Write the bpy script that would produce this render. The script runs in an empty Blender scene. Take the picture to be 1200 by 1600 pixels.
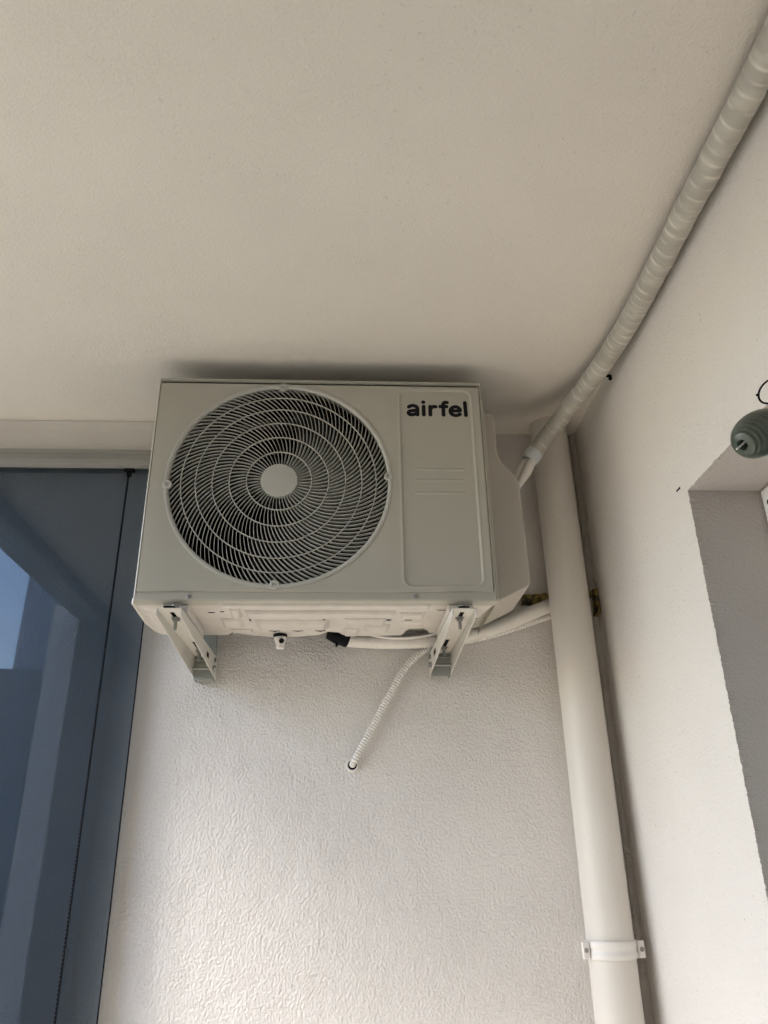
import bpy, bmesh, math, random
from mathutils import Vector, Matrix, noise
random.seed(7)
S = bpy.context.scene
R = math.radians
# ------------------------------------------------------------------ camera
cam_d = bpy.data.cameras.new("camera"); cam = bpy.data.objects.new("camera", cam_d)
S.collection.objects.link(cam); S.camera = cam
right = Vector((0.99861157, -0.0504848, -0.01504068))
up = Vector((-0.00711767, -0.41221742, 0.9110577))
fwd = Vector((0.0521946, 0.90968571, 0.41200442))
cam.matrix_world = Matrix(((right.x, up.x, -fwd.x, 0), (right.y, up.y, -fwd.y, 0), (right.z, up.z, -fwd.z, 0), (0, 0, 0, 1)))
cam_d.sensor_fit = 'HORIZONTAL'; cam_d.sensor_width = 36; cam_d.lens = 36 * 1215.656 / 1200
cam_d.clip_start = 0.02; cam_d.clip_end = 2000
# ------------------------------------------------------------------ light: light travels along LDIR
LDIR = Vector((2.0, 0.40, -2.12)).normalized()
SUN_EL = math.asin(-LDIR.z)
TO = -LDIR
w = bpy.data.worlds.new("World"); S.world = w; w.use_nodes = True
nt = w.node_tree; nt.nodes.clear()
sky = nt.nodes.new('ShaderNodeTexSky'); sky.sky_type = 'NISHITA'; sky.sun_disc = False
sky.sun_elevation = SUN_EL; sky.sun_rotation = math.atan2(TO.x, TO.y)
sky.air_density = 1.0; sky.dust_density = 1.4; sky.ozone_density = 1.0
bg = nt.nodes.new('ShaderNodeBackground'); bg.inputs[1].default_value = 0.15
wo = nt.nodes.new('ShaderNodeOutputWorld')
nt.links.new(sky.outputs[0], bg.inputs[0]); nt.links.new(bg.outputs[0], wo.inputs[0])
sd = bpy.data.lights.new("sun", 'SUN'); sd.energy = 2.0; sd.angle = R(18); sd.color = (1.0, 0.95, 0.88)
so = bpy.data.objects.new("sun", sd); S.collection.objects.link(so)
so.rotation_euler = LDIR.to_track_quat('-Z', 'Y').to_euler(); so.location = (-6, -2, 5)
S.view_settings.view_transform = 'Standard'; S.view_settings.look = 'None'
S.view_settings.gamma = 1.0; S.view_settings.exposure = 2.16
try:
    S.cycles.max_bounces = 14; S.cycles.diffuse_bounces = 8; S.cycles.transparent_max_bounces = 16
except Exception: pass

# ------------------------------------------------------------------ materials
def newmat(name):
    m = bpy.data.materials.new(name); m.use_nodes = True
    nt = m.node_tree; b = nt.nodes['Principled BSDF']; return m, nt, b
def nd(nt, t, **kw):
    n = nt.nodes.new(t)
    for k, v in kw.items():
        if k in n.inputs: n.inputs[k].default_value = v
        else: setattr(n, k, v)
    return n
def coords(nt, scale=(1, 1, 1)):
    tc = nt.nodes.new('ShaderNodeNewGeometry'); mp = nd(nt, 'ShaderNodeMapping'); mp.inputs['Scale'].default_value = scale
    nt.links.new(tc.outputs['Position'], mp.inputs['Vector']); return mp.outputs[0]
def mixcol(nt, fac, a, b):
    mx = nd(nt, 'ShaderNodeMix', data_type='RGBA'); mx.inputs[6].default_value = (*a, 1); mx.inputs[7].default_value = (*b, 1)
    nt.links.new(fac, mx.inputs[0]); return mx.outputs[2]
def ramp(nt, src, lo, hi):
    m = nd(nt, 'ShaderNodeMapRange'); m.inputs[1].default_value = lo; m.inputs[2].default_value = hi
    nt.links.new(src, m.inputs[0]); return m.outputs[0]
def plaster(name, col, scale, dist, rough=0.5, strength=1.0, spec=0.4, stretch=(1, 1, 1), fleck=0.0, dirt=0.06):
    m, nt, b = newmat(name); v = coords(nt, stretch)
    n1 = nd(nt, 'ShaderNodeTexNoise', Scale=scale, Detail=4.0, Roughness=0.62, Distortion=0.05); nt.links.new(v, n1.inputs['Vector'])
    n2 = nd(nt, 'ShaderNodeTexNoise', Scale=scale * 0.28, Detail=2.0, Roughness=0.5, Distortion=0.5); nt.links.new(v, n2.inputs['Vector'])
    n3 = nd(nt, 'ShaderNodeTexNoise', Scale=scale * 3.1, Detail=2.0, Roughness=0.5); nt.links.new(v, n3.inputs['Vector'])
    r1 = ramp(nt, n1.outputs[0], 0.22, 0.78)
    a = nd(nt, 'ShaderNodeMath', operation='MULTIPLY_ADD'); a.inputs[1].default_value = 0.55
    nt.links.new(n2.outputs[0], a.inputs[0]); nt.links.new(r1, a.inputs[2])
    a2 = nd(nt, 'ShaderNodeMath', operation='MULTIPLY_ADD'); a2.inputs[1].default_value = 0.25
    nt.links.new(n3.outputs[0], a2.inputs[0]); nt.links.new(a.outputs[0], a2.inputs[2])
    bp = nd(nt, 'ShaderNodeBump', Strength=strength, Distance=dist); amp = nd(nt, 'ShaderNodeTexNoise', Scale=5.5, Detail=3.0, Roughness=0.6); nt.links.new(v, amp.inputs['Vector'])
    am = nd(nt, 'ShaderNodeMapRange'); am.inputs[1].default_value = 0.3; am.inputs[2].default_value = 0.7; am.inputs[3].default_value = 0.62; am.inputs[4].default_value = 1.15
    nt.links.new(amp.outputs[0], am.inputs[0])
    a3 = nd(nt, 'ShaderNodeMath', operation='MULTIPLY'); nt.links.new(a2.outputs[0], a3.inputs[0]); nt.links.new(am.outputs[0], a3.inputs[1])
    tr = nd(nt, 'ShaderNodeTexNoise', Scale=13.0, Detail=3.0, Roughness=0.5); nt.links.new(v, tr.inputs['Vector'])
    a4 = nd(nt, 'ShaderNodeMath', operation='MULTIPLY_ADD'); a4.inputs[1].default_value = 1.6; nt.links.new(tr.outputs[0], a4.inputs[0]); nt.links.new(a3.outputs[0], a4.inputs[2])
    nt.links.new(a4.outputs[0], bp.inputs['Height'])
    nt.links.new(bp.outputs[0], b.inputs['Normal'])
    big = nd(nt, 'ShaderNodeTexNoise', Scale=2.2, Detail=5.0, Roughness=0.6); nt.links.new(v, big.inputs['Vector'])
    c = mixcol(nt, ramp(nt, big.outputs[0], 0.3, 0.7), tuple(x * (1 - dirt) for x in col), col)
    if fleck:
        fl = nd(nt, 'ShaderNodeTexNoise', Scale=150.0, Detail=1.0); nt.links.new(v, fl.inputs['Vector'])
        fm = nd(nt, 'ShaderNodeTexNoise', Scale=6.0, Detail=2.0); nt.links.new(v, fm.inputs['Vector'])
        f1 = ramp(nt, fl.outputs[0], 0.70, 0.74); f2 = ramp(nt, fm.outputs[0], 0.42, 0.62)
        mm = nd(nt, 'ShaderNodeMath', operation='MULTIPLY'); nt.links.new(f1, mm.inputs[0]); nt.links.new(f2, mm.inputs[1])
        m3 = nd(nt, 'ShaderNodeMath', operation='MULTIPLY'); m3.inputs[1].default_value = fleck; nt.links.new(mm.outputs[0], m3.inputs[0])
        mx = nd(nt, 'ShaderNodeMix', data_type='RGBA'); nt.links.new(m3.outputs[0], mx.inputs[0]); nt.links.new(c, mx.inputs[6])
        mx.inputs[7].default_value = (0.22, 0.2, 0.18, 1); c = mx.outputs[2]
    nt.links.new(c, b.inputs['Base Color']); b.inputs['Roughness'].default_value = rough
    b.inputs['Specular IOR Level'].default_value = spec
    return m
def solid(name, col, rough=0.45, metal=0.0, spec=0.5, var=0.06, vscale=18.0, bump=0.0, bscale=300.0, coat=0.0):
    m, nt, b = newmat(name); v = coords(nt)
    n = nd(nt, 'ShaderNodeTexNoise', Scale=vscale, Detail=4.0, Roughness=0.6); nt.links.new(v, n.inputs['Vector'])
    c = mixcol(nt, ramp(nt, n.outputs[0], 0.3, 0.7), tuple(x * (1 - var) for x in col), tuple(min(1, x * (1 + var * .4)) for x in col))
    nt.links.new(c, b.inputs['Base Color'])
    rr = nd(nt, 'ShaderNodeMapRange'); rr.inputs[3].default_value = rough * 0.88; rr.inputs[4].default_value = min(1, rough * 1.12)
    nt.links.new(n.outputs[0], rr.inputs[0]); nt.links.new(rr.outputs[0], b.inputs['Roughness'])
    b.inputs['Metallic'].default_value = metal; b.inputs['Specular IOR Level'].default_value = spec
    if bump:
        n2 = nd(nt, 'ShaderNodeTexNoise', Scale=bscale, Detail=3.0); nt.links.new(v, n2.inputs['Vector'])
        bp = nd(nt, 'ShaderNodeBump', Strength=1.0, Distance=bump); nt.links.new(n2.outputs[0], bp.inputs['Height']); nt.links.new(bp.outputs[0], b.inputs['Normal'])
    return m
WALLC = (0.70, 0.665, 0.615)
M = {}
M['wall'] = plaster('end_wall_plaster', (0.78, 0.745, 0.71), 175, 0.0036, rough=0.40, spec=0.5, stretch=(1, 1, 0.8))
M['side'] = plaster('side_wall_plaster', (0.725, 0.70, 0.668), 190, 0.0012, rough=0.5, fleck=0.55)
M['ceil'] = plaster('ceiling_plaster', (0.675, 0.64, 0.585), 180, 0.0012, rough=0.55, fleck=0.22)
M['reveal'] = plaster('reveal_plaster', (0.50, 0.46, 0.43), 150, 0.0018, rough=0.7)  # darker than the side wall: shade of the recess put into the colour
M['tile'] = solid('floor_tile', (0.70, 0.62, 0.50), 0.5, var=0.15, vscale=5)
M['casing'] = solid('ac_casing_paint', (0.425, 0.41, 0.355), 0.36, var=0.04, vscale=6, bump=0.00006, bscale=900)
M['casing_in'] = solid('ac_interior', (0.008, 0.008, 0.009), 0.7, spec=0.2)
M['base'] = solid('ac_base_paint', (0.62, 0.585, 0.54), 0.42, var=0.10, vscale=22, bump=0.0002, bscale=60)
M['grille'] = solid('grille_plastic', (0.44, 0.435, 0.40), 0.42, var=0.04)
M['cover'] = solid('cover_plastic', (0.42, 0.39, 0.34), 0.48, var=0.05, vscale=9, bump=0.00008, bscale=700)
M['fan'] = solid('fan_plastic', (0.03, 0.032, 0.035), 0.5, spec=0.3)
M['coil'] = solid('coil_fins', (0.10, 0.11, 0.12), 0.5, metal=0.6)
M['ink'] = solid('black_ink', (0.004, 0.004, 0.008), 0.5, spec=0.2)
M['black'] = solid('black_rubber', (0.006, 0.006, 0.008), 0.8, spec=0.15)
M['bracket'] = solid('bracket_paint', (0.62, 0.60, 0.55), 0.38, var=0.06, vscale=25)
M['zinc'] = solid('zinc_steel', (0.30, 0.315, 0.31), 0.42, metal=0.5, var=0.15, vscale=60)
M['galv'] = solid('galvanised_steel', (0.34, 0.36, 0.33), 0.5, metal=0.2, var=0.12, vscale=50)
M['pipe'] = plaster('pipe_pvc', (0.70, 0.665, 0.615), 11, 0.0005, rough=0.42, fleck=0.22, dirt=0.07)
M['white'] = solid('white_plastic', (0.76, 0.735, 0.70), 0.4, var=0.05)
M['hose'] = solid('hose_vinyl', (0.72, 0.69, 0.64), 0.42, var=0.08, vscale=40, bump=0.0008, bscale=45)
M['corr'] = solid('corrugated_vinyl', (0.75, 0.73, 0.70), 0.4, var=0.07, vscale=30)
M['tapeband'] = solid('tape_band', (0.60, 0.64, 0.66), 0.3, var=0.1)
M['alu'] = solid('aluminium_powder', (0.30, 0.295, 0.275), 0.42, var=0.06)
M['upvc'] = solid('white_upvc', (0.74, 0.75, 0.76), 0.35)
M['caulk'] = plaster('caulk', (0.66, 0.63, 0.59), 160, 0.003, rough=0.6, dirt=0.3)
M['facade'] = plaster('far_facade', (0.10, 0.11, 0.12), 30, 0.002)
M['facade_lit'] = solid('far_facade_lit', (0.33, 0.36, 0.42), 0.7)  # paler copy of the facade, its lit side put into the colour
M['ground'] = solid('far_ground', (0.42, 0.38, 0.30), 0.9, var=0.4, vscale=0.2)
M['darkglass'] = solid('far_window', (0.04, 0.05, 0.07), 0.1)
M['curtain'] = solid('curtain_cloth', (0.6, 0.6, 0.58), 0.8)
# foam
m, nt, b = newmat('pu_foam'); v = coords(nt)
n = nd(nt, 'ShaderNodeTexNoise', Scale=70.0, Detail=3.0); nt.links.new(v, n.inputs['Vector'])
nt.links.new(mixcol(nt, ramp(nt, n.outputs[0], 0.42, 0.6), (0.03, 0.025, 0.012), (0.26, 0.19, 0.045)), b.inputs['Base Color']); b.inputs['Roughness'].default_value = 0.7
M['foam'] = m
# ceramic
m, nt, b = newmat('glazed_ceramic'); v = coords(nt)
n = nd(nt, 'ShaderNodeTexNoise', Scale=25.0, Detail=4.0); nt.links.new(v, n.inputs['Vector'])
nt.links.new(mixcol(nt, ramp(nt, n.outputs[0], 0.35, 0.65), (0.045, 0.062, 0.048), (0.12, 0.14, 0.115)), b.inputs['Base Color']); b.inputs['Roughness'].default_value = 0.28
M['ceramic'] = m
# vinyl wrap with highlights on the tape turns painted as paler bands
def wrapmat():
    m, nt, b = newmat('vinyl_wrap'); v = coords(nt, (1, 1, 1))
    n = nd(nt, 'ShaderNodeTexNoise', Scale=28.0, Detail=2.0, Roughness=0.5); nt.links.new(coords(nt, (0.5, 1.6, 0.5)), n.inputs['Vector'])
    at = nd(nt, 'ShaderNodeAttribute', attribute_name='highlight')
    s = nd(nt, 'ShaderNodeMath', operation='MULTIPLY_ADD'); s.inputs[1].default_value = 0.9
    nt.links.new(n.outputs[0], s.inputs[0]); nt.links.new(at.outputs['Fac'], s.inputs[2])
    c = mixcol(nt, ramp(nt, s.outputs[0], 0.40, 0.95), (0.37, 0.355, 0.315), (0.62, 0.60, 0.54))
    nt.links.new(c, b.inputs['Base Color']); b.inputs['Roughness'].default_value = 0.42
    bp = nd(nt, 'ShaderNodeBump', Strength=1.0, Distance=0.0012); nt.links.new(n.outputs[0], bp.inputs['Height']); nt.links.new(bp.outputs[0], b.inputs['Normal'])
    return m
M['wrap'] = wrapmat()
# tinted glass (architectural: tinted transparency + fresnel mirror)
def glassmat(name, tint):
    m = bpy.data.materials.new(name); m.use_nodes = True; nt = m.node_tree; nt.nodes.clear()
    o = nd(nt, 'ShaderNodeOutputMaterial'); t = nd(nt, 'ShaderNodeBsdfTransparent'); t.inputs[0].default_value = (*tint, 1)
    g = nd(nt, 'ShaderNodeBsdfGlossy'); g.inputs[0].default_value = (0.9, 0.95, 1, 1); g.inputs['Roughness'].default_value = 0.015
    f = nd(nt, 'ShaderNodeFresnel', IOR=1.5); mx = nd(nt, 'ShaderNodeMixShader')
    nt.links.new(f.outputs[0], mx.inputs[0]); nt.links.new(t.outputs[0], mx.inputs[1]); nt.links.new(g.outputs[0], mx.inputs[2])
    nt.links.new(mx.outputs[0], o.inputs[0]); return m
M['glass'] = glassmat('blue_grey_glass', (0.69, 0.752, 0.82))
M['clear'] = glassmat('clear_glass', (0.9, 0.93, 0.92))

# ------------------------------------------------------------------ helpers
def link(name, me, mat, parent=None, smooth=None, bevel=0):
    o = bpy.data.objects.new(name, me); S.collection.objects.link(o)
    if mat: me.materials.append(M[mat] if isinstance(mat, str) else mat)
    if parent: o.parent = parent
    if smooth is not None:
        for p in me.polygons: p.use_smooth = True
        try: me.set_sharp_from_angle(angle=R(smooth))
        except Exception: pass
    if bevel:
        bv = o.modifiers.new('bevel', 'BEVEL'); bv.width = bevel; bv.segments = 2; bv.limit_method = 'ANGLE'; bv.angle_limit = R(35)
        for p in me.polygons: p.use_smooth = True
        wn = o.modifiers.new('wn', 'WEIGHTED_NORMAL')
    return o
class MB:
    def __init__(s): s.v = []; s.f = []
    def add(s, vs, fs):
        k = len(s.v); s.v += [tuple(x) for x in vs]; s.f += [tuple(i + k for i in f) for f in fs]; return s
    def box(s, x0, x1, y0, y1, z0, z1):
        vs = [(x, y, z) for x in (x0, x1) for y in (y0, y1) for z in (z0, z1)]
        return s.add(vs, [(0, 1, 3, 2), (4, 6, 7, 5), (0, 4, 5, 1), (2, 3, 7, 6), (0, 2, 6, 4), (1, 5, 7, 3)])
    def obox(s, o, ax, ay, az):   # box centred at o with half-axes vectors
        o = Vector(o); ax, ay, az = Vector(ax), Vector(ay), Vector(az)
        vs = [o + i * ax + j * ay + k * az for i in (-1, 1) for j in (-1, 1) for k in (-1, 1)]
        return s.add(vs, [(0, 1, 3, 2), (4, 6, 7, 5), (0, 4, 5, 1), (2, 3, 7, 6), (0, 2, 6, 4), (1, 5, 7, 3)])
    def hexa(s, b4, t4):
        return s.add(list(b4) + list(t4), [(3, 2, 1, 0), (4, 5, 6, 7), (0, 1, 5, 4), (1, 2, 6, 5), (2, 3, 7, 6), (3, 0, 4, 7)])
    def cyl(s, a, b, r, n=20, r2=None, cap=True):
        a, b = Vector(a), Vector(b); d = (b - a).normalized(); t = Vector((0, 0, 1)) if abs(d.z) < .9 else Vector((1, 0, 0))
        u = d.cross(t).normalized(); w = d.cross(u); r2 = r if r2 is None else r2
        vs = []
        for c, q in ((a, r), (b, r2)):
            for i in range(n):
                an = 2 * math.pi * i / n; vs.append(c + q * (math.cos(an) * u + math.sin(an) * w))
        fs = [(i, (i + 1) % n, n + (i + 1) % n, n + i) for i in range(n)]
        if cap: fs += [tuple(range(n))[::-1], tuple(range(n, 2 * n))]
        return s.add(vs, fs)
    def lathe(s, o, axis, prof, n=32, cap=True):   # prof: (t along axis, radius)
        o = Vector(o); d = Vector(axis).normalized(); t = Vector((0, 0, 1)) if abs(d.z) < .9 else Vector((1, 0, 0))
        u = d.cross(t).normalized(); w = d.cross(u); vs = []
        for h, q in prof:
            for i in range(n):
                an = 2 * math.pi * i / n; vs.append(o + h * d + q * (math.cos(an) * u + math.sin(an) * w))
        fs = []
        for k in range(len(prof) - 1):
            for i in range(n): fs.append((k * n + i, k * n + (i + 1) % n, (k + 1) * n + (i + 1) % n, (k + 1) * n + i))
        if cap: fs += [tuple(range(n))[::-1], tuple(range((len(prof) - 1) * n, len(prof) * n))]
        return s.add(vs, fs)
    def prism(s, poly, axis, a, b):   # poly in the two other axes, extruded along axis
        def P(p, h):
            return {'y': (p[0], h, p[1]), 'z': (p[0], p[1], h), 'x': (h, p[0], p[1])}[axis]
        n = len(poly); vs = [P(p, a) for p in poly] + [P(p, b) for p in poly]
        return s.add(vs, [tuple(range(n)), tuple(range(n, 2 * n))[::-1]] + [(i, i + n, (i + 1) % n + n, (i + 1) % n) for i in range(n)])
    def build(s, name, mat, parent=None, smooth=None, bevel=0):
        me = bpy.data.meshes.new(name); me.from_pydata(s.v, [], s.f); me.update()
        bm = bmesh.new(); bm.from_mesh(me); bmesh.ops.recalc_face_normals(bm, faces=bm.faces); bm.to_mesh(me); bm.free()
        return link(name, me, mat, parent, smooth, bevel)
def tag(o, label=None, cat=None, group=None, kind=None):
    if label: o['label'] = label
    if cat: o['category'] = cat
    if group: o['group'] = group
    if kind: o['kind'] = kind
    return o
def empty(name, loc, label, cat, group=None):
    o = bpy.data.objects.new(name, None); S.collection.objects.link(o); o.location = loc; o.empty_display_size = 0.05
    return tag(o, label, cat, group)
def adopt(root):   # children were built in world coordinates
    inv = Matrix.Translation(-Vector(root.location))
    for o in list(S.collection.objects):
        if o.parent is root and not o.get('_ad'):
            o.data.transform(inv) if o.type == 'MESH' else None
    for o in list(S.collection.objects):   # grandchildren share the shifted frame
        if o.parent and o.parent.parent is root and o.type == 'MESH': o.data.transform(inv)
def spline(pts, per=12):
    P = [Vector(p) for p in pts]; P = [2 * P[0] - P[1]] + P + [2 * P[-1] - P[-2]]; out = []
    for i in range(1, len(P) - 2):
        for k in range(per):
            t = k / per; a, b, c, d = P[i - 1], P[i], P[i + 1], P[i + 2]
            out.append(0.5 * ((2 * b) + (c - a) * t + (2 * a - 5 * b + 4 * c - d) * t * t + (3 * b - a - 3 * c + d) * t ** 3))
    out.append(P[-2]); return out
def resample(pts, step):
    L = [0]
    for i in range(1, len(pts)): L.append(L[-1] + (pts[i] - pts[i - 1]).length)
    n = max(2, int(L[-1] / step)); out = []; j = 0
    for k in range(n + 1):
        s = L[-1] * k / n
        while j < len(L) - 2 and L[j + 1] < s: j += 1
        t = (s - L[j]) / max(1e-9, L[j + 1] - L[j]); out.append((pts[j].lerp(pts[j + 1], t), s))
    return out
def tube(path, rad, n=20, step=0.01, name='tube', mat='white', parent=None, smooth=60, attr=None, flat=1.0, upv=(0, 0, 1)):
    """rad(s, phi, L) -> radius"""
    rs = resample(spline(path), step); L = rs[-1][1]; vs = []; fs = []; at = []
    prevu = None
    for k, (p, s) in enumerate(rs):
        a = rs[max(0, k - 1)][0]; b = rs[min(len(rs) - 1, k + 1)][0]; d = (b - a).normalized()
        if prevu is None:
            t = Vector(upv) if abs(d.dot(Vector(upv))) < .95 else Vector((1, 0, 0)); u = (t - d * t.dot(d)).normalized()
        else: u = (prevu - d * prevu.dot(d)).normalized()
        prevu = u; w_ = d.cross(u)
        for i in range(n):
            ph = 2 * math.pi * i / n; r = rad(s, ph, L)
            vs.append(p + r * (math.cos(ph) * u * flat + math.sin(ph) * w_)); at.append(attr(s, ph) if attr else 0)
    for k in range(len(rs) - 1):
        for i in range(n): fs.append((k * n + i, k * n + (i + 1) % n, (k + 1) * n + (i + 1) % n, (k + 1) * n + i))
    fs += [tuple(range(n))[::-1], tuple(range((len(rs) - 1) * n, len(rs) * n))]
    me = bpy.data.meshes.new(name); me.from_pydata([tuple(v) for v in vs], [], fs); me.update()
    if attr:
        A = me.attributes.new('highlight', 'FLOAT', 'POINT')
        for i, x in enumerate(at): A.data[i].value = x
    return link(name, me, mat, parent, smooth)

# ------------------------------------------------------------------ dimensions (camera at origin, floor at -1.6)
D = 1.92; W = 0.66; H = 1.116; FL = -1.6; XL = -1.22; YB = -3.6
# ------------------------------------------------------------------ setting
o = MB().add([(-400, -400, -9), (400, -400, -9), (400, 400, -9), (-400, 400, -9)], [(0, 1, 2, 3)]).build('ground', 'ground'); tag(o, kind='structure')
fl = MB().box(XL - .12, W + .5, YB, D + .2, FL - .2, FL).build('floor', 'tile'); tag(fl, kind='structure')
def grid_sheet(fn, nu, nv):
    vs = [fn(i / nu, j / nv) for i in range(nu + 1) for j in range(nv + 1)]
    fs = [(i * (nv + 1) + j, (i + 1) * (nv + 1) + j, (i + 1) * (nv + 1) + j + 1, i * (nv + 1) + j + 1) for i in range(nu) for j in range(nv)]
    return vs, fs
c = MB().box(XL, W + .5, YB, D + .2, H, H + .18)
c = c.build('balcony_ceiling', 'ceil', bevel=0.004); tag(c, 'cream textured plaster ceiling slab of the balcony above the outdoor unit', 'ceiling')
e = MB().box(XL - .12, W, D, D + .2, FL, H).build('end_wall', 'wall'); tag(e, 'rough white plaster wall the outdoor unit hangs on', 'wall')
pr = MB().box(XL - .12, XL, YB, D - .1, FL, FL + 0.30).build('balcony_parapet', 'side', bevel=.004); tag(pr, 'low plastered parapet along the open left side of the balcony', 'parapet')
# lintel strip above the folding glass, rounded upper edge
lt = MB()
for (a, b_) in ((XL, -0.30),):
    prof = [(D - .001, H - .001), (D - 0.046, H - .001)]
    for k in range(7):
        t = k / 6 * math.pi / 2; prof.append((D - 0.040 - 0.006 * (1 - math.sin(t)), H - .001 - 0.020 * math.sin(t) * 1.0 - 0.004 * k / 6))
    prof += [(D - 0.040, 1.0275), (D - .001, 1.0275)]
    lt.prism(prof, 'x', a, b_)
lt = lt.build('lintel_beam', 'ceil', smooth=40); tag(lt, 'narrow plastered lintel strip under the ceiling above the tinted glass', 'lintel')

# right wall with door recess (jagged plaster edges)
RY, RZ, RX = 1.313, 0.645, 0.80
def jit(t, s=1.0): return (noise.noise(Vector((t * 75, 3.1, 7.7))) * 0.0014 + noise.noise(Vector((t * 230, 1.1, 2.7))) * 0.0022 + noise.noise(Vector((t * 520, 4.1, .7))) * 0.0022) * s
rw = MB()
def strip(pa, pb):    # two parallel point rows
    n = len(pa); rw.add(pa + pb, [(i, i + 1, n + i + 1, n + i) for i in range(n - 1)])
zs = [FL + (RZ - FL) * k / 1300 for k in range(1301)]; ys = [-2.4 + (RY + 2.4) * k / 2000 for k in range(2001)]
edge_v = [(W + abs(jit(z)) * 0.4, RY + (jit(z + 9) if k < 1300 else 0), z) for k, z in enumerate(zs)]
edge_h = [(W + abs(jit(y)) * 0.4, y, RZ + (jit(y + 4) if k < 2000 else 0)) for k, y in enumerate(ys)]
edge_h[-1] = edge_v[-1]
strip([(W, D + .2, z) for z in zs], [(W, RY + .012, z) for z in zs]); strip([(W, RY + .012, z) for z in zs], edge_v)
strip([(W, y, H) for y in ys], [(W, y, RZ + .012) for y in ys]); strip([(W, y, RZ + .012) for y in ys], edge_h)
rw.add([(W, RY, RZ + .012), (W, RY + .012, RZ + .012), (W, RY + .012, RZ), edge_v[-1]], [(0, 1, 2, 3)])
rw.add([(W, RY, H), (W, D + .2, H), (W, D + .2, RZ + .012), (W, RY + .012, RZ + .012), (W, RY, RZ + .012)], [(0, 1, 2, 3, 4)])
rw.add([(W, D + .2, RZ), (W, D + .2, RZ + .012), (W, RY + .012, RZ + .012), (W, RY + .012, RZ)], [(0, 1, 2, 3)])
rw.add([(W, YB, FL), (W, -2.4, FL), (W, -2.4, H), (W, YB, H)], [(0, 1, 2, 3)])
rw = rw.build('side_wall', 'side', smooth=60); tag(rw, 'cream plaster side wall on the right with a deep door recess', 'wall')
rv = MB()
def rstrip(pa, pb):
    n = len(pa); rv.add(pa + pb, [(i, i + 1, n + i + 1, n + i) for i in range(n - 1)])
rstrip(edge_v, [(W + .012, RY, z) for z in zs]); rstrip([(W + .012, RY, z) for z in zs], [(W + .3, RY, z) for z in zs])
rstrip(edge_h, [(W + .012, y, RZ) for y in ys]); rstrip([(W + .012, y, RZ) for y in ys], [(W + .3, y, RZ) for y in ys])
rv.add([(W, -2.4, FL), (W + .3, -2.4, FL), (W + .3, -2.4, RZ), (W, -2.4, RZ)], [(0, 1, 2, 3)])
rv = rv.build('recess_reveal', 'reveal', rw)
pier = MB().box(XL - .12, XL, YB, .22, FL + .30, H).build('light_blocking_pier', 'side', bevel=.004); tag(pier, 'plastered masonry pier added unseen behind the viewer to block light from the open left side', 'pier')  # unseen, added; its length sets how much light is held back
far = MB().box(XL, W, YB - .15, YB, FL, H).build('far_wall', 'side'); tag(far, 'plain plaster wall at the far end of the balcony behind the viewer', 'wall')

# corner caulk bead
def cr(s, ph, L): return 0.0120 + 0.004 * noise.noise(Vector((s * 22, math.cos(ph) * 1.2, math.sin(ph) * 1.2))) + 0.002 * noise.noise(Vector((s * 90, math.cos(ph) * 2, 0)))
cb = tube([(W - .003, D - .004, H), (W - .005, D - .005, .6), (W - .002, D - .004, .1), (W - .005, D - .006, -.5), (W - .003, D - .004, FL)], cr, n=10, step=.006, name='corner_caulk', mat='caulk', smooth=50)
tag(cb, 'lumpy grey plaster bead sealing the wall corner behind the drain pipe', 'caulk')
# crack-like second strip on side wall
def cr2(s, ph, L): return 0.0022 + 0.0022 * noise.noise(Vector((s * 40, 5, math.sin(ph))))
cb2 = tube([(W - .0, D - .030, .95), (W, D - .024, .4), (W, D - .021, 0), (W, D - .026, -.6), (W, D - .022, FL)], cr2, n=8, step=.008, name='filler_ridge', mat='caulk', smooth=50, parent=cb)

# ------------------------------------------------------------------ balcony door in the recess
dw = empty('balcony_door', (RX + .02, 0.4, FL), 'white framed balcony door set back in the recess of the side wall', 'door')
f = MB(); y0, y1 = -2.39, RY - 0.003; fx = RX
f.box(fx, fx + .06, y1 - .07, y1, FL, RZ - .003).box(fx, fx + .06, y0, y0 + .07, FL, RZ - .003).box(fx + .0005, fx + .0595, y0 + .07, y1 - .07, RZ - .073, RZ - .003).box(fx + .0005, fx + .0595, y0 + .07, y1 - .07, FL, FL + .08)
fr = f.build('frame', 'upvc', dw, bevel=.004)
MB().cyl((fx - .001, y1 - .022, RZ - .035), (fx + .002, y1 - .022, RZ - .035), .0055, 16).build('screw', 'black', fr)
MB().box(fx + .025, fx + .035, y0 + .07, y1 - .07, FL + .08, RZ - .073).build('pane', 'clear', dw)
cu = MB(); n = 160; yy = [y0 + .05 + (y1 - y0 - .1) * k / n for k in range(n + 1)]
cu.add([(fx + .14 + .02 * math.sin(k * .9), y, FL) for k, y in enumerate(yy)] + [(fx + .14 + .02 * math.sin(k * .9), y, RZ) for k, y in enumerate(yy)], [(k, k + 1, n + 2 + k, n + 1 + k) for k in range(n)])
cu = cu.build('curtain', 'curtain', None, smooth=60); cu.modifiers.new('s', 'SOLIDIFY').thickness = .002
tag(cu, 'pale curtain hanging behind the balcony door', 'curtain')
adopt(dw)

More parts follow.
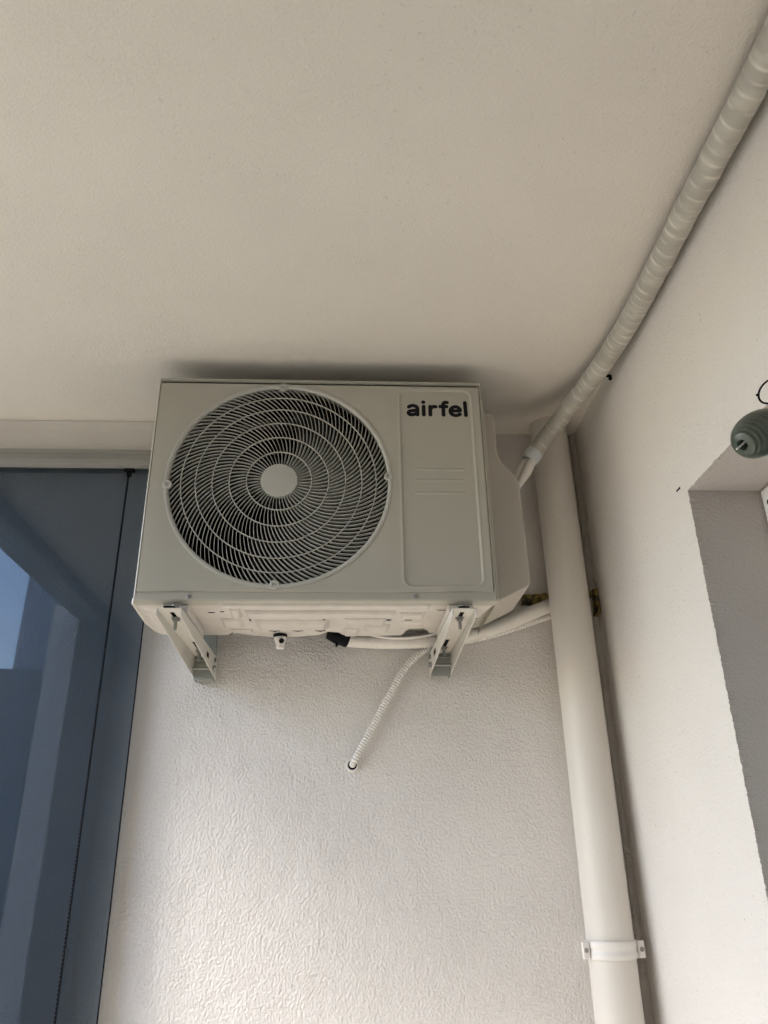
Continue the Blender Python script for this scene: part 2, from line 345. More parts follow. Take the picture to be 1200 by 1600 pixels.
# ------------------------------------------------------------------ folding glass screen
gs = empty('folding_glass_screen', (-.85, D - .05, FL), 'blue grey tinted frameless glass panels folded against the end wall under an aluminium rail', 'glass screen')
gy0, gy1 = D - 0.034, D - 0.026
GX = -0.4915; SX = -0.5745
MB().box(SX + .0028, GX, gy0, gy1, FL + .02, 0.98).build('pane', 'glass', gs)
MB().box(XL + .02, SX - .0028, gy0, gy1, FL + .02, 0.98).build('pane', 'glass', gs)
MB().box(GX, GX + .0012, gy0 - .0003, gy1 + .0003, FL + .02, 0.978).build('pane_edge', 'black', gs)
rl = MB(); prof = [(D - .002, 0.977), (D - .060, 0.977), (D - .060, .992), (D - .056, .994), (D - .056, 1.006), (D - .0525, 1.010), (D - .0525, 1.0245), (D - .002, 1.0245)]
rl.prism(prof, 'x', XL, -.30); rl.build('top_rail', 'alu', gs, bevel=.0008)
sl = MB(); z = FL + .03
while z < 0.975:
    hgt = 0.0042; sl.box(SX - .0022, SX + .0022, gy0 - .001, gy1, z, z + hgt); z += 0.0078
sl.build('brush_seal', 'black', gs)
MB().box(SX - .0008, SX + .0008, gy0 + .001, gy1 - .001, FL + .03, .977).build('seal_strip', 'black', gs)
hg = MB().box(SX - .012, SX + .014, gy0 - .003, gy1 + .003, .9695, .9768).box(SX - .005, SX + .006, gy0 - .003, gy1 + .003, .955, .9690)
hg.build('hinge', 'black', gs, bevel=.0015)
adopt(gs)

tr_ = MB().prism([(XL - .02, H - .0005), (XL - .02, H - .055), (XL + .035, H - .055), (XL + .035, H - .050), (XL + .05, H - .050), (XL + .05, H - .062), (XL + .105, H - .062), (XL + .105, H - .0005)], 'y', YB + .01, D - .065)
tr_ = tr_.build('glazing_rail', 'alu', None, bevel=.001); tag(tr_, 'grey aluminium glazing rail along the open left edge of the balcony ceiling', 'rail')
# ------------------------------------------------------------------ outdoor unit
F = 1.572; AX0, AX1, AZ0, AZ1 = -0.437, 0.329, 0.505, 1.061
ac = empty('air_conditioner', (-.05, 1.70, AZ0), 'beige outdoor air conditioner unit with round fan grille mounted on the wall', 'air conditioner')
GC = Vector((-.1445, F, .788)); GR = .2492
cs = MB()
# front plate: square with hole, as rings between circle and rectangle
fx0, fx1, fz0, fz1 = AX0 + .007, .112, .528, 1.043
NS = 192
def rect_pt(a):
    dx, dz = math.cos(a), math.sin(a); ts = []
    if dx > 1e-9: ts.append((fx1 - GC.x) / dx)
    if dx < -1e-9: ts.append((fx0 - GC.x) / dx)
    if dz > 1e-9: ts.append((fz1 - GC.z) / dz)
    if dz < -1e-9: ts.append((fz0 - GC.z) / dz)
    t = min(ts); return (GC.x + t * dx, F, GC.z + t * dz)
angs = [2 * math.pi * i / NS for i in range(NS)]
for cx, cz in ((fx0, fz0), (fx1, fz0), (fx1, fz1), (fx0, fz1)):
    a = math.atan2(cz - GC.z, cx - GC.x) % (2 * math.pi); k = min(range(NS), key=lambda i: abs(angs[i] - a)); angs[k] = a
loops = [(GR + .002, .030), (GR + .002, .004), (GR + .0035, .0008), (GR + .0068, 0.0)]
vs = []
for r, dy in loops: vs += [(GC.x + r * math.cos(a), F + dy, GC.z + r * math.sin(a)) for a in angs]
vs += [rect_pt(a) for a in angs]
fs = []
for k in range(len(loops)):
    for i in range(NS): fs.append((k * NS + i, k * NS + (i + 1) % NS, (k + 1) * NS + (i + 1) % NS, (k + 1) * NS + i))
cs.add(vs, fs)
# right front region: height field with the pressed panel and three ribs
def sm(x): x = max(0, min(1, x)); return x * x * (3 - 2 * x)
def rr_sd(x, z, x0, x1, z0, z1, r):
    cx, cz = (x0 + x1) / 2, (z0 + z1) / 2; qx = abs(x - cx) - (x1 - x0) / 2 + r; qz = abs(z - cz) - (z1 - z0) / 2 + r
    return math.hypot(max(qx, 0), max(qz, 0)) + min(max(qx, qz), 0) - r
def hf(x, z):
    d = rr_sd(x, z, .131, .303, .538, 1.035, .020)
    h = 0.0026 * sm((-d) / .0045) + 0.0010 * math.exp(-((d - .001) / .0022) ** 2) * -1
    for zr, xa, xb in ((.8205, .163, .273), (.7925, .165, .272), (.7605, .163, .273)):
        dx = max(xa - x, 0, x - xb); dd = math.hypot(dx, z - zr)
        h -= 0.0022 * sm(1 - dd / .0042)
    return F + h
nx, nz = 150, 360; gx0, gx1 = fx1, AX1 - .007
vs = [(gx0 + (gx1 - gx0) * i / nx, hf(gx0 + (gx1 - gx0) * i / nx, fz0 + (fz1 - fz0) * j / nz), fz0 + (fz1 - fz0) * j / nz) for i in range(nx + 1) for j in range(nz + 1)]
cs.add(vs, [(i * (nz + 1) + j, (i + 1) * (nz + 1) + j, (i + 1) * (nz + 1) + j + 1, i * (nz + 1) + j + 1) for i in range(nx) for j in range(nz)])
# folded borders: loops (inset, y)
BK = 1.835
def rl_(ins_x, ins_zt, ins_zb, y): return [(AX0 + ins_x, y, AZ0 + ins_zb), (AX1 - ins_x, y, AZ0 + ins_zb), (AX1 - ins_x, y, AZ1 - ins_zt), (AX0 + ins_x, y, AZ1 - ins_zt)]
L = [rl_(.007, .014, .023, F), rl_(.0068, .0138, .0227, F + .0006), rl_(.0060, .0125, .0212, F + .0042), rl_(.0035, .007, .0050, F + .0016), rl_(.0012, .0022, .0016, F + .0032), rl_(0, 0, 0, F + .008), rl_(0, 0, 0, F + .03), rl_(0, 0, 0, BK)]
vs = [p for l in L for p in l]; fs = []
for k in range(len(L) - 1):
    for i in range(4):
        if k == 6 and i == 0: continue
        fs.append((k * 4 + i, k * 4 + (i + 1) % 4, (k + 1) * 4 + (i + 1) % 4, (k + 1) * 4 + i))
cs.add(vs, fs)
cs.box(AX0 + .001, AX1 - .001, BK - .003, BK, AZ0 + .012, AZ1 - .001)
cs = cs.build('casing', 'casing', ac, smooth=28)
cs.data.materials.append(M['casing_in'])
# interior: shroud, coil, motor, fan
MB().lathe((GC.x, F + .029, GC.z), (0, 1, 0), [(0, GR + .001), (.09, GR - .012), (.10, GR + .02)], 96, cap=False).build('fan_shroud', 'casing_in', ac, smooth=40)
MB().box(AX0 + .01, .12, 1.80, 1.815, AZ0 + .02, AZ1 - .01).build('condenser_coil', 'casing_in', ac)
fan = MB().lathe((GC.x, F + .05, GC.z), (0, 1, 0), [(0, .02), (.004, .045), (.05, .05), (.055, .03)], 40).build('fan', 'fan', ac, smooth=40)
for kb in range(3):
    bl = MB(); vs = []; nr, na = 10, 14
    for i in range(nr + 1):
        r = .046 + (.232 - .046) * i / nr
        for j in range(na + 1):
            a = kb * 2 * math.pi / 3 + .5 + (j / na - .5) * (1.35) + .35 * (i / nr) ** 1.3
            vs.append((GC.x + r * math.cos(a), F + .10 - .055 * (j / na) + .006 * math.sin(3 * j / na), GC.z + r * math.sin(a)))
    bl.add(vs, [(i * (na + 1) + j, (i + 1) * (na + 1) + j, (i + 1) * (na + 1) + j + 1, i * (na + 1) + j + 1) for i in range(nr) for j in range(na)])
    ob = bl.build('blade', 'fan', fan, smooth=60); ob.modifiers.new('s', 'SOLIDIFY').thickness = .003
# grille
g = MB()
g.lathe((GC.x, F, GC.z), (0, 1, 0), [(.012, GR - .0045), (.001, GR - .0040), (-.0015, GR - .0015), (-.0022, GR + .002), (-.0015, GR + .0052), (.0035, GR + .0062), (.012, GR + .0018)], 160, cap=False)
rings = [.0725, .111, .149, .186, .2185]
def domey(r): return F - .001 + .0035 - .0035 * math.cos(min(1, r / GR) * math.pi / 2)
for r in rings:
    y = domey(r) - .0004
    g.lathe((GC.x, 0, GC.z), (0, 1, 0), [(y + .0036, r - .0009), (y + .0006, r - .0010), (y, r - .0004), (y, r + .0004), (y + .0006, r + .0010), (y + .0036, r + .0009), (y + .0036, r - .0009)], 128, cap=False)
KS = 5.5
def th(r): return KS * ((r - .04) - .04 * math.log(r / .04)) if r > .04 else 0
zones = [(.0395, .0725, 48), (.0725, .111, 68), (.111, .149, 90), (.149, .186, 102), (.186, .2185, 108), (.2185, GR - .003, 114)]
for (r0, r1, N) in zones:
    n = 6
    for k in range(N):
        a0 = 2 * math.pi * (k + .37) / N; vs = []
        for i in range(n + 1):
            r = r0 + (r1 - r0) * i / n; a = a0 + th(r); da = KS * (r - .04) / r
            c, s_ = math.cos(a), math.sin(a); p = Vector((GC.x + r * c, 0, GC.z + r * s_))
            tan = Vector((c, 0, s_)) + Vector((-s_, 0, c)) * (r * da); tan.normalize(); nr_ = Vector((-tan.z, 0, tan.x))
            y = domey(r) + .0008; t = .00065; dp = .0095
            tilt = nr_ * -.0012
            for off, yy in ((-t, y + .0006), (-t * .4, y), (t * .4, y), (t, y + .0006)): vs.append(p + nr_ * off + Vector((0, yy, 0)))
            vs.append(p + nr_ * t * .8 + tilt + Vector((0, y + dp, 0))); vs.append(p - nr_ * t * .8 + tilt + Vector((0, y + dp, 0)))
        g.add(vs, [(i * 6 + j, i * 6 + (j + 1) % 6, (i + 1) * 6 + (j + 1) % 6, (i + 1) * 6 + j) for i in range(n) for j in range(6)])
g = g.build('fan_grille', 'grille', ac, smooth=45)
MB().lathe((GC.x, F, GC.z), (0, 1, 0), [(.010, .041), (-.0012, .0412), (-.0028, .0402), (-.0034, .036), (-.0036, .001)], 64).build('hub_cap', 'grille', g, smooth=35)
for a in (90, 183, 270, 3):
    c, s_ = math.cos(R(a)), math.sin(R(a)); p = Vector((GC.x + (GR - .002) * c, F - .001, GC.z + (GR - .002) * s_))
    t = MB().lathe(p, (0, -1, 0), [(-.006, .0105), (.0005, .0105), (.0018, .0092), (.0018, .005), (-.0005, .0045), (-.0005, .001)], 24)
    cl = t.build('grille_clip', 'grille', g, smooth=40)
    MB().lathe(p, (0, -1, 0), [(-.003, .0032), (.0006, .0032), (.0011, .002)], 14).build('clip_screw', 'zinc', cl) if False else None
for x, z in ((-.321, .516), (.155, .517)):
    MB().lathe((x, F + .0028, z), (0, -1, 0), [(0, .0056), (.0012, .0052), (.0022, .0035), (.0022, .0017), (.0010, .0014), (.0010, .0002)], 20).build('screw', 'zinc', ac, smooth=40)
# logo strokes
def stroke(mb, pts, r=.0047):
    P = [Vector(((.1475 + ((u + (408 - v) * .045) - 135) * .000181), 0, .9615 + (408 - v) * .000204)) for u, v in pts]
    if len(P) > 2: P = resample(spline(P, 8), .0015); P = [p for p, _ in P]
    n = 14; yb = F + .0026
    def ringpts(c, w_, rr, h): pass
    # flattened capsule sweep
    vs = []; fs = []; m_ = 8
    ext = [P[0]] + P + [P[-1]]
    d0 = (P[1] - P[0]).normalized(); d1 = (P[-1] - P[-2]).normalized(); secs = []
    for k in range(5):
        a = math.pi / 2 * k / 5; secs.append((P[0] - d0 * r * math.cos(a), d0, r * max(.02, math.sin(a))))
    for k, p in enumerate(P):
        d = (P[min(k + 1, len(P) - 1)] - P[max(k - 1, 0)]).normalized(); secs.append((p, d, r))
    for k in range(1, 6):
        a = math.pi / 2 * k / 5; secs.append((P[-1] + d1 * r * math.sin(a), d1, r * max(.02, math.cos(a))))
    for p, d, rr in secs:
        w_ = Vector((-d.z, 0, d.x))
        for k in range(m_ + 1):
            a = math.pi * k / m_; vs.append((p.x + w_.x * rr * math.cos(a), yb - .00065 * math.sin(a) * (rr / r) ** .3, p.z + w_.z * rr * math.cos(a)))
    q = m_ + 1
    for s_ in range(len(secs) - 1):
        for k in range(m_): fs.append((s_ * q + k, s_ * q + k + 1, (s_ + 1) * q + k + 1, (s_ + 1) * q + k))
    mb.add(vs, fs)
lg = MB()
for st in ([(162, 280), (185, 266), (220, 262), (255, 272), (275, 302), (277, 384)], [(277, 326), (220, 328), (176, 338), (160, 356), (168, 376), (195, 385), (235, 380), (262, 366), (276, 348)],
           [(357, 272), (360, 384)], [(443, 272), (447, 384)], [(446, 308), (465, 282), (490, 271), (515, 273)],
           [(666, 213), (640, 211), (622, 226), (616, 252), (620, 384)], [(577, 269), (660, 269)],
           [(716, 327), (780, 326), (838, 322), (830, 297), (805, 276), (775, 270), (740, 280), (716, 306), (711, 338), (727, 368), (760, 385), (800, 385), (836, 371)], [(903, 213), (915, 384)]):
    stroke(lg, st)
stroke(lg, [(351, 213), (353, 213)], .0049)
lg.build('logo', 'ink', ac, smooth=80)
# base pan
bo = [(-.434, 1.585), (-.445, 1.60), (-.450, 1.742), (-.441, 1.815), (-.428, 1.838), (-.291, 1.842), (-.272, 1.838), (-.262, 1.818), (-.215, 1.846), (-.164, 1.862), (-.105, 1.857), (-.054, 1.841), (-.035, 1.813), (-.01, 1.82), (.0, 1.842), (.055, 1.853), (.145, 1.845), (.150, 1.813), (.159, 1.788), (.192, 1.786), (.203, 1.806), (.208, 1.825), (.289, 1.825), (.297, 1.79), (.304, 1.743), (.317, 1.642), (.329, 1.60), (.329, 1.5785)]
bo = [(-.434, F + .0065)] + bo[1:]
bp = MB().prism(bo, 'z', AZ0 + .001, AZ0 + .016)
def emb(x0, x1, y0, y1, h, s=.008, z=AZ0 + .001):
    h *= 1.7   # trapezoid pressed down (h>0)
    bp.hexa([(x0, y0, z - .0 + .0005), (x1, y0, z + .0005), (x1, y1, z + .0005), (x0, y1, z + .0005)], [(x0 + s, y0 + s * .6, z - h), (x1 - s, y0 + s * .6, z - h), (x1 - s, y1 - s * .6, z - h), (x0 + s, y1 - s * .6, z - h)])
emb(-.262, .190, 1.588, 1.612, .0045, .006); emb(-.215, .118, 1.640, 1.672, .005); emb(-.20, -.03, 1.712, 1.775, .006, .014)
emb(.0, .10, 1.70, 1.74, .004); emb(.125, .185, 1.655, 1.69, .004); emb(.13, .19, 1.72, 1.765, .004, .012)
emb(-.275, -.225, 1.70, 1.76, .004); emb(-.262, -.21, 1.785, 1.81, .003, .005); emb(-.43, -.39, 1.62, 1.78, .003, .012); emb(-.246, -.222, 1.62, 1.69, .004, .005); emb(.118, .205, 1.60, 1.632, .003, .01); emb(.05, .112, 1.75, 1.80, .005, .01); emb(.0, .04, 1.78, 1.835, .004, .008)
bpo = bp.build('base_pan', 'base', ac, bevel=.0022)
def slot(x, y, a, b_, z): MB().prism([(x + a * math.cos(t * math.pi / 6), y + b_ * math.sin(t * math.pi / 6)) for t in range(12)], 'z', z - .0012, z - .0004).build('slot', 'black', bpo)
for x, y, a, b_ in ((-.286, 1.655, .008, .002), (-.262, 1.648, .005, .002), (-.236, 1.722, .005, .0035), (.018, 1.718, .006, .003), (.045, 1.718, .006, .003), (.105, 1.712, .006, .004), (.150, 1.712, .009, .0016), (.218, 1.636, .012, .0015), (.30, 1.70, .006, .003), (.297, 1.745, .004, .003)):
    slot(x, y, a, b_, AZ0 + .001)
for x in (-.160, -.105, -.052):
    for k in (-1, 0, 1): slot(x + k * .008, 1.80 + (.004 if k == 0 else 0), .0045, .0028, AZ0 + .001)
for x in (-.208, -.042): slot(x, 1.708, .0025, .003, AZ0 + .001); slot(x, 1.718, .0022, .002, AZ0 + .001)
# drain nozzle (elbow) under the pan
nz_ = MB().lathe((-.149, 1.832, AZ0 - .001), (0, 0, -1), [(0, .0165), (.004, .0165), (.006, .014)], 28).build('drain_nozzle', 'black', ac, smooth=40)
MB().lathe((-.149, 1.832, AZ0 - .007), (0.05, 0.05, -1), [(0, .0145), (.008, .014), (.014, .011), (.026, .0095), (.028, .007)], 28).build('spout', 'white', nz_, smooth=40)
MB().lathe((-.145, 1.822, AZ0 - .018), (0.25, -1, -.25), [(0, .0062), (.006, .0058)], 16).build('spout_bore', 'black', nz_)
# feet
for cx in (-.352, .252):
    ft = MB().box(cx - .028, cx + .028, F + .018, 1.80, AZ0 - .019, AZ0 + .0005).build('foot', 'base', ac, bevel=.004)
    MB().lathe((cx + .002, F + .010, AZ0 - .012), (0, -.25, -1), [(-.004, .009), (.004, .0085), (.007, .004)], 16).build('foot_bolt', 'zinc', ft, smooth=30)
# side (valve) cover
cp = [(.300, 1.010), (.355, 1.010), (.366, 1.006), (.370, .996), (.3700, .905), (.374, .885), (.384, .866), (.405, .842), (.413, .829), (.417, .815), (.420, .575), (.418, .563), (.411, .556), (.345, .523), (.300, .514)]
cv = MB().prism(cp, 'y', 1.630, 1.81).build('side_cover', 'cover', ac, bevel=.006)
st = MB().prism([(AX1 - .02, .512), (AX1 + .010, .518), (AX1 + .010, 1.030), (AX1 - .02, 1.034)], 'y', F + .028, 1.81).build('side_panel', 'casing', ac, bevel=.004)
adopt(ac)

# ------------------------------------------------------------------ brackets
def bracket(xf, xw, label, dz, side):
    root = empty('wall_bracket', (xw, D, .41), label, 'bracket', 'painted steel brackets carrying the outdoor unit')
    yf, yw = 1.545, 1.888; zf, zw = .480, .4645 + dz; hw = .0235; t = .0022
    def X(y): return xf + (xw - xf) * (y - yf) / (yw - yf)
    def Z(y): return zf + (zw - zf) * (y - yf) / (yw - yf)
    a = MB()
    def web(x0, x1, ya, yb):
        q = [(X(ya) + x0, ya, Z(ya)), (X(ya) + x1, ya, Z(ya)), (X(yb) + x1, yb, Z(yb)), (X(yb) + x0, yb, Z(yb))]
        a.hexa(q, [(x, y, z + t) for x, y, z in q])
    sw = .0048
    web(-hw, -sw, yf, yw + .02); web(sw, hw, yf, yw + .02)
    ycuts = [yf, yf + .022, yf + .078, yf + .222, yf + .295, yw + .02]
    for k in (0, 2, 4): web(-sw, sw, ycuts[k], ycuts[k + 1])
    for s_ in (-1, 1):
        for ya, yb, za, zb in ((yf, yw + .022, zf - .014, .413 + dz),):
            x0, x1 = (hw, hw + t) if s_ > 0 else (-hw - t, -hw)
            q = [(X(ya) + x0, ya, za), (X(ya) + x1, ya, za), (X(yb) + x1, yb, zb), (X(yb) + x0, yb, zb)]
            tp = [(X(ya) + x0, ya, Z(ya) + t), (X(ya) + x1, ya, Z(ya) + t), (X(yb) + x1, yb, Z(yb) + t), (X(yb) + x0, yb, Z(yb) + t)]
            a.hexa(q, tp)
    arm = a.build('arm', 'bracket', root, bevel=.0006)
    for s_ in (-1, 1):
        x = X(1.80) + s_ * (hw + t + .0003); MB().box(min(x, x + s_ * .0006), max(x, x + s_ * .0006), 1.79, 1.825, zw - .022, zw - .010).build('slot', 'black', arm)
    u = MB(); z0, z1 = .409 + dz, .93
    u.box(xw - .0205, xw + .0205, D - .034, D - .031, z0, z1).box(xw - .0225, xw - .0205, D - .034, D - .002, z0, z1).box(xw + .0205, xw + .0225, D - .034, D - .002, z0, z1)
    up_ = u.build('upright', 'galv', root)
    MB().obox((X(1.70), 1.70, Z(1.70) + t + .0022), (.011, 0, 0), (X(1.86) - X(1.70), .155, Z(1.86) - Z(1.70)), (0, 0, .0018)).build('slot_dark_strip', 'black', arm)  # black strip added behind the web slots in place of their shade
    for yb in (yf + .058, yf + .285):
        c = Vector((X(yb), yb, Z(yb))); bt = MB()
        bt.cyl(c + Vector((0, 0, .004)), c + Vector((0, 0, -.026)), .0036, 14).cyl(c + Vector((0, 0, -.0005)), c + Vector((0, 0, -.007)), .0075, 6).cyl(c + Vector((0, 0, .0000)), c + Vector((0, 0, -.0012)), .010, 20)
        bt.build('bolt', 'zinc', root, smooth=30)
    rb = MB(); zc = .432 + dz; y = D - .052
    rb.cyl((X(y) - hw - .008, y, zc), (X(y) + hw + .008, y, zc), .0034, 14)
    rb.cyl((X(y) + side * (hw + .0025), y, zc), (X(y) + side * (hw + .009), y, zc), .0072, 6); rb.cyl((X(y) - side * (hw + .0025), y, zc), (X(y) - side * (hw + .006), y, zc), .0062, 6)
    rb.build('cross_bolt', 'zinc', root, smooth=30)
    rb = MB(); zc = .455 + dz; rb.cyl((X(y) - hw - .004, y + .012, zc), (X(y) + hw + .006, y + .012, zc), .0028, 12).cyl((X(y) + side * (hw + .0025), y + .012, zc), (X(y) + side * (hw + .007), y + .012, zc), .006, 6)
    rb.build('cross_bolt', 'zinc', root, smooth=30)
    adopt(root); return root
bracket(-.3535, -.333, 'painted steel bracket under the left end of the outdoor unit beside the tinted glass', 0, 1)
bracket(.2525, .242, 'painted steel bracket under the right end of the outdoor unit, crossing the white hose', .007, -1)

# ------------------------------------------------------------------ drain pipe
PX, PY, PR = .5750, 1.866, .0500
dp = empty('drain_pipe', (PX, PY, FL), 'thick cream plastic drain pipe running vertically in the wall corner', 'pipe')
pts = [(PX - .004, PY, H), (PX, PY, .5), (PX + .001, PY, 0), (PX, PY, -.8), (PX, PY, FL)]
tube(pts, lambda s, p, L: PR, n=64, step=.03, name='pipe_run', mat='pipe', parent=dp)
zc = -.172
k = MB().lathe((PX, PY, zc), (0, 0, 1), [(-.017, PR + .0006), (-.017, PR + .0036), (-.0145, PR + .0048), (-.006, PR + .0048), (-.004, PR + .0036), (.004, PR + .0036), (.006, PR + .0048), (.0145, PR + .0048), (.017, PR + .0036), (.017, PR + .0006)], 72, cap=False)
cl = k.build('clamp', 'white', dp, smooth=40)
for s_, tw in ((-1, .016), (1, .016)):
    x0 = PX + s_ * (PR + .001); x1 = PX + s_ * (PR + tw)
    er = MB(); y = PY - .020
    xs = sorted((x0, x1)); er.box(xs[0], xs[1], y - .004, y + .004, zc - .0165, zc + .0165); er.box(xs[0], xs[1], y + .005, y + .009, zc - .0165, zc + .0165)
    eo = er.build('clamp_ear', 'white', cl, bevel=.003)
    mx_ = (x0 + x1) / 2
for s_ in (-1, 1):
    mx_ = PX + s_ * (PR + .0095)
    MB().lathe((mx_, PY - .024, zc), (0, -1, 0), [(0, .0048), (.0016, .0045), (.0024, .003), (.0014, .0026), (.0014, .0003)], 18).build('clamp_screw', 'alu', cl, smooth=40)
adopt(dp)

# ------------------------------------------------------------------ wrapped line set
def wr(s, ph, L):
    tp = min(1, s / .30); base = .0210 + .0038 * tp
    pit = .0245; q = (s / pit + ph / (2 * math.pi) + .5 * noise.noise(Vector((s * 9, 0, 1)))) % 1.0
    return base + .0008 * (q if q < .8 else (1 - q) / .2 * .8) + .0012 * noise.noise(Vector((s * 26, math.cos(ph) * 1.5, math.sin(ph) * 1.5))) + .0009 * math.cos(2 * ph + 3)
def sm_(q): return max(0.0, 1 - abs(q - .72) / .16)
def wl(s, ph):  # painted highlight: pale band along each tape turn, broken by noise
    pit = .0245; q = (s / pit + ph / (2 * math.pi) + .5 * noise.noise(Vector((s * 9, 0, 1)))) % 1.0
    return sm_(q) * (0.25 + .75 * noise.noise(Vector((s * 30, ph, 2)))) 
wp = [(.487, 1.752, .955), (.512, 1.742, .988), (.543, 1.715, 1.022), (.577, 1.655, 1.055), (.603, 1.58, 1.074), (.619, 1.49, 1.082), (.629, 1.33, 1.085), (.6265, 1.05, 1.0865), (.624, .8, 1.084), (.621, .5, 1.087), (.622, .2, 1.085), (.621, -.6, 1.086)]
ls = empty('refrigerant_line', (.487, 1.752, .955), 'thick spirally wrapped pale refrigerant line running along the ceiling corner', 'pipe')
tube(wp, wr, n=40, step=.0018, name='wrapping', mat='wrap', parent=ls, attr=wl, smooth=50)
tube([(.479, 1.755, .944), (.487, 1.752, .955), (.496, 1.749, .966)], lambda s, p, L: .0226, n=32, step=.004, name='tape_band', mat='tapeband', parent=ls)
tube([(.405, 1.775, .845), (.440, 1.768, .893), (.478, 1.757, .943)], lambda s, p, L: .0145 + .0010 * math.sin(s * 90), n=24, step=.005, name='tube', mat='hose', parent=ls)
tube([(.428, 1.752, .835), (.448, 1.750, .876), (.468, 1.750, .91), (.486, 1.750, .945)], lambda s, p, L: .0035 + .0125 * min(1, s / .08), n=24, step=.005, name='tube', mat='white', parent=ls, flat=.8)
adopt(ls)
cg = MB().lathe((W - .006, 1.585, 1.092), (-1, 0, 0), [(-.006, .003), (.003, .0042), (.006, .003)], 12).box(W - .007, W, 1.582, 1.588, 1.081, 1.091)
cg = cg.build('cable_clip', 'black'); tag(cg, 'small black clip on the side wall beside the wrapped line', 'clip')

# ------------------------------------------------------------------ hoses
HY = 1.888
hp = [(-.012, 1.875, .508), (.012, 1.878, .5045), (.06, HY, .5035), (.11, HY, .502), (.17, HY, .5025), (.233, HY, .507), (.30, HY, .517), (.36, HY, .531), (.43, HY, .5555), (.50, HY + .004, .585), (.548, HY + .022, .606), (.57, D + .02, .615)]
hr = empty('insulated_hose', (-.012, 1.875, .508), 'smooth white insulated hose passing behind the right bracket under the unit', 'hose')
def hrad(s, p, L): return .0178 + .0006 * noise.noise(Vector((s * 30, math.cos(p), math.sin(p)))) + (.0004 * math.sin(s * 900) if s > .38 else 0)
tube(hp[1:], hrad, n=32, step=.0025, name='sleeve', mat='hose', parent=hr)
kb_ = MB(); pp = [(-.036, 1.862, .517), (.016, 1.879, .503)]
kb_.lathe(pp[0], Vector(pp[1]) - Vector(pp[0]), [(0, .008), (.001, .0145), (.020, .0185), (.050, .0192), (.054, .0185)], 14)
kb_.obox((-.014, 1.866, .492), (.003, 0, 0), (0, .003, 0), (0, 0, .008))
kb_.build('rubber_end', 'black', hr, bevel=.001)
adopt(hr)
tc = tube([(.045, 1.855, .524), (.075, 1.862, .512), (.12, 1.866, .5065), (.17, 1.866, .507), (.225, 1.862, .515), (.27, 1.85, .535)], lambda s, p, L: .0042, n=14, step=.006, name='control_cable', mat='white')
tag(tc, 'thin white cable sagging just above the white insulated hose', 'cable')
cpth = [(.0245, D + .012, .207), (.0265, D - .005, .2155), (.034, D - .0125, .230), (.062, D - .0145, .279), (.115, D - .0145, .374), (.150, D - .015, .432), (.185, D - .0145, .470), (.225, D - .0125, .4925), (.28, D - .012, .503), (.34, D - .012, .514), (.42, D - .012, .5355), (.48, D - .012, .5555), (.532, D - .006, .575), (.56, D + .015, .59)]
def corr(s, p, L): return .0050 + .0029 * math.sqrt(abs(math.sin(s * math.pi / .0068)))
ch = tube(cpth, corr, n=22, step=.00070, name='corrugated_hose', mat='corr', smooth=70)
tag(ch, 'thin ribbed white corrugated hose rising from a hole in the plaster wall', 'hose')
gm = MB().lathe((.0255, D - .003, .213), (0, -1, 0), [(-.006, .0155), (.0018, .0155), (.0030, .0135), (.0022, .0112), (.0, .0108)], 28, cap=False).build('wall_grommet', 'white', None, smooth=50)
tag(gm, 'white plaster collar around the hose hole in the end wall', 'collar')
MB().cyl((.0255, D - .0032, .213), (.0255, D - .0022, .213), .0104, 24).build('bore', 'black', gm)
# foam behind the drain pipe
fo = MB(); vs = []; n1, n2 = 60, 12
for i in range(n1 + 1):
    x = .462 + (W - .001 - .462) * i / n1
    for j in range(n2 + 1):
        a = math.pi * j / n2; zc_ = .632 - .012 * math.cos((x - .46) * 9); hh = .015 + .006 * noise.noise(Vector((x * 60, 1, 1))); dd = .016 * (1 + .5 * noise.noise(Vector((x * 70, a * 2, 4))))
        vs.append((x, D - dd * math.sin(a), zc_ + hh * -math.cos(a) + .003 * noise.noise(Vector((x * 150, a * 3, 0)))))
fo.add(vs, [(i * (n2 + 1) + j, (i + 1) * (n2 + 1) + j, (i + 1) * (n2 + 1) + j + 1, i * (n2 + 1) + j + 1) for i in range(n1) for j in range(n2)])
fo = fo.build('foam_filler', 'foam', None, smooth=70); tag(fo, 'dark yellow foam filling the wall gap behind the drain pipe', 'foam')
fo2 = MB().hexa([(W - .014, D - .045, .575), (W - .002, D - .045, .575), (W - .002, D - .004, .57), (W - .014, D - .004, .57)], [(W - .011, D - .040, .640), (W - .003, D - .040, .640), (W - .003, D - .004, .648), (W - .011, D - .004, .648)])
fo2.build('foam_lump', 'foam', fo, bevel=.003)

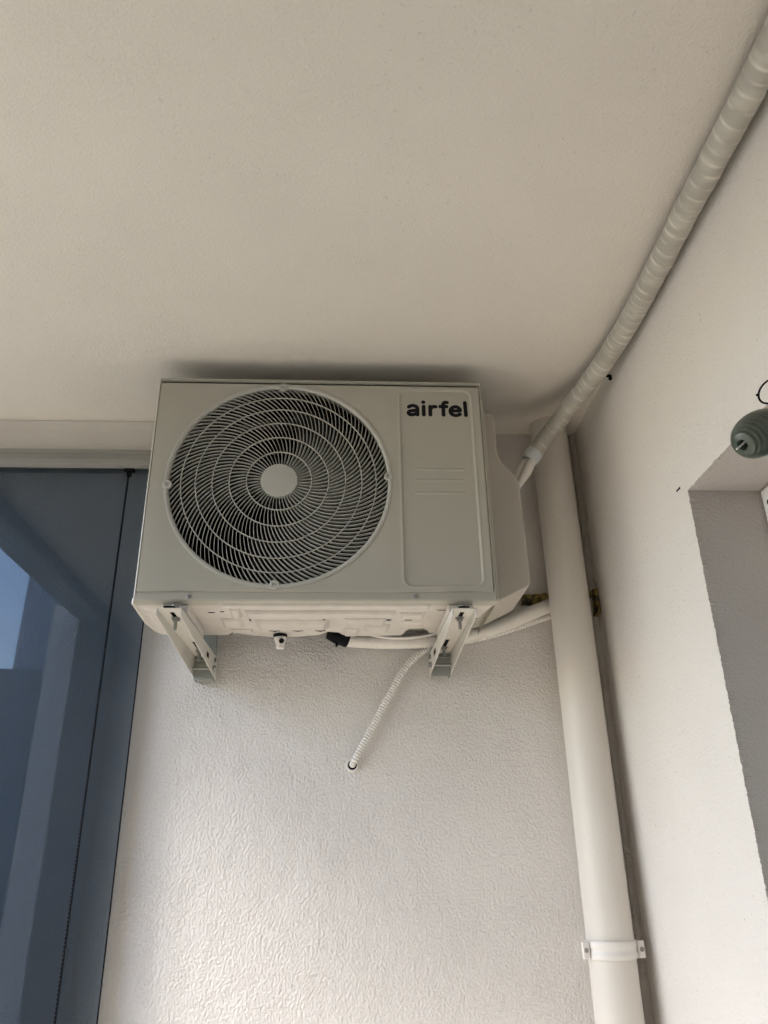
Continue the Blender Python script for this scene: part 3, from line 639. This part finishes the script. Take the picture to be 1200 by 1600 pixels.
# ------------------------------------------------------------------ ornament near the recess
oc = Vector((.569, .900, .530)); ax = Vector((-.70, -.18, -.50)).normalized()
orn = empty('hanging_ornament', oc, 'ribbed grey green ceramic ornament with a small hole and white rod', 'ornament')
prof = []
for k in range(37):
    t = k / 36; a = math.pi * (.13 + .80 * t); rr_ = .0305 * math.sin(a) ** .75
    prof.append((.043 * math.cos(a), rr_ + .0009 * math.sin(k * 2.1)))
prof = [(.027, .0062), (.0395, .0066), (.0415, .0078), (.0410, .0100)] + prof
MB().lathe(oc, ax, prof, 48, cap=True).build('body', 'ceramic', orn, smooth=60)
tip = oc + ax * .0422
rd = Vector((-.75, 0, -.62)).normalized()
MB().cyl(tip + Vector((.005, -.001, .005)), tip + Vector((.005, -.001, .005)) + rd * .021 + Vector((0, -.003, 0)), .0013, 10).build('rod', 'white', orn)
adopt(orn)
rc = Vector((.535, .800, .533)); th_ = []
rn = MB(); nseg = 48; R0 = .0155; u = Vector((.78, -.35, .1)).normalized(); v_ = Vector((0.1, -.35, .93)).normalized()
path = [rc + R0 * (math.cos(2 * math.pi * k / nseg) * u + math.sin(2 * math.pi * k / nseg) * v_) for k in range(nseg)]
for k in range(nseg): rn.cyl(path[k], path[(k + 1) % nseg], .0013, 8, cap=False)
rn.cyl(rc - u * (R0 + .003), rc - u * (R0 - .001), .0016, 8)
rn = rn.build('wire_ring', 'black', None, smooth=60); tag(rn, 'thin black wire ring beside the ribbed green ornament', 'ring')
# wall marks
mk = MB().box(W - .0012, W + .001, 1.345, 1.353, .6625, .6655).box(W - .0010, W + .001, 1.3405, 1.3435, .6615, .6665).box(W - .0010, W + .001, 1.3545, 1.3570, .6620, .6665)
mk = mk.build('wall_anchor', 'black'); tag(mk, 'tiny dark metal anchor in the side wall near the recess corner', 'anchor')

# ------------------------------------------------------------------ neighbouring building seen in the glass reflection
nb = empty('neighbour_building', (-2, -14, -9), 'apartment building across the street reflected in the tinted glass', 'building')
b_ = MB().box(-5.2, 8, -22, -11.0, -9, 14).build('wall', 'facade', nb)
for i in range(5):
    for j in range(6): MB().box(-4.3 + i * 2.3, -3.1 + i * 2.3, -11.03, -10.98, -7.5 + j * 3.2, -5.8 + j * 3.2).build('window', 'darkglass', nb)
MB().box(-16, -5.0, -21, -10.9, -9, 3.4).build('lower_wing', 'facade', nb)
MB().box(-6.4, -5.2, -20, -11.6, -9, 7).build('lit_side', 'facade_lit', nb)  # narrow box standing for the building's lit side, paler by colour
adopt(nb)
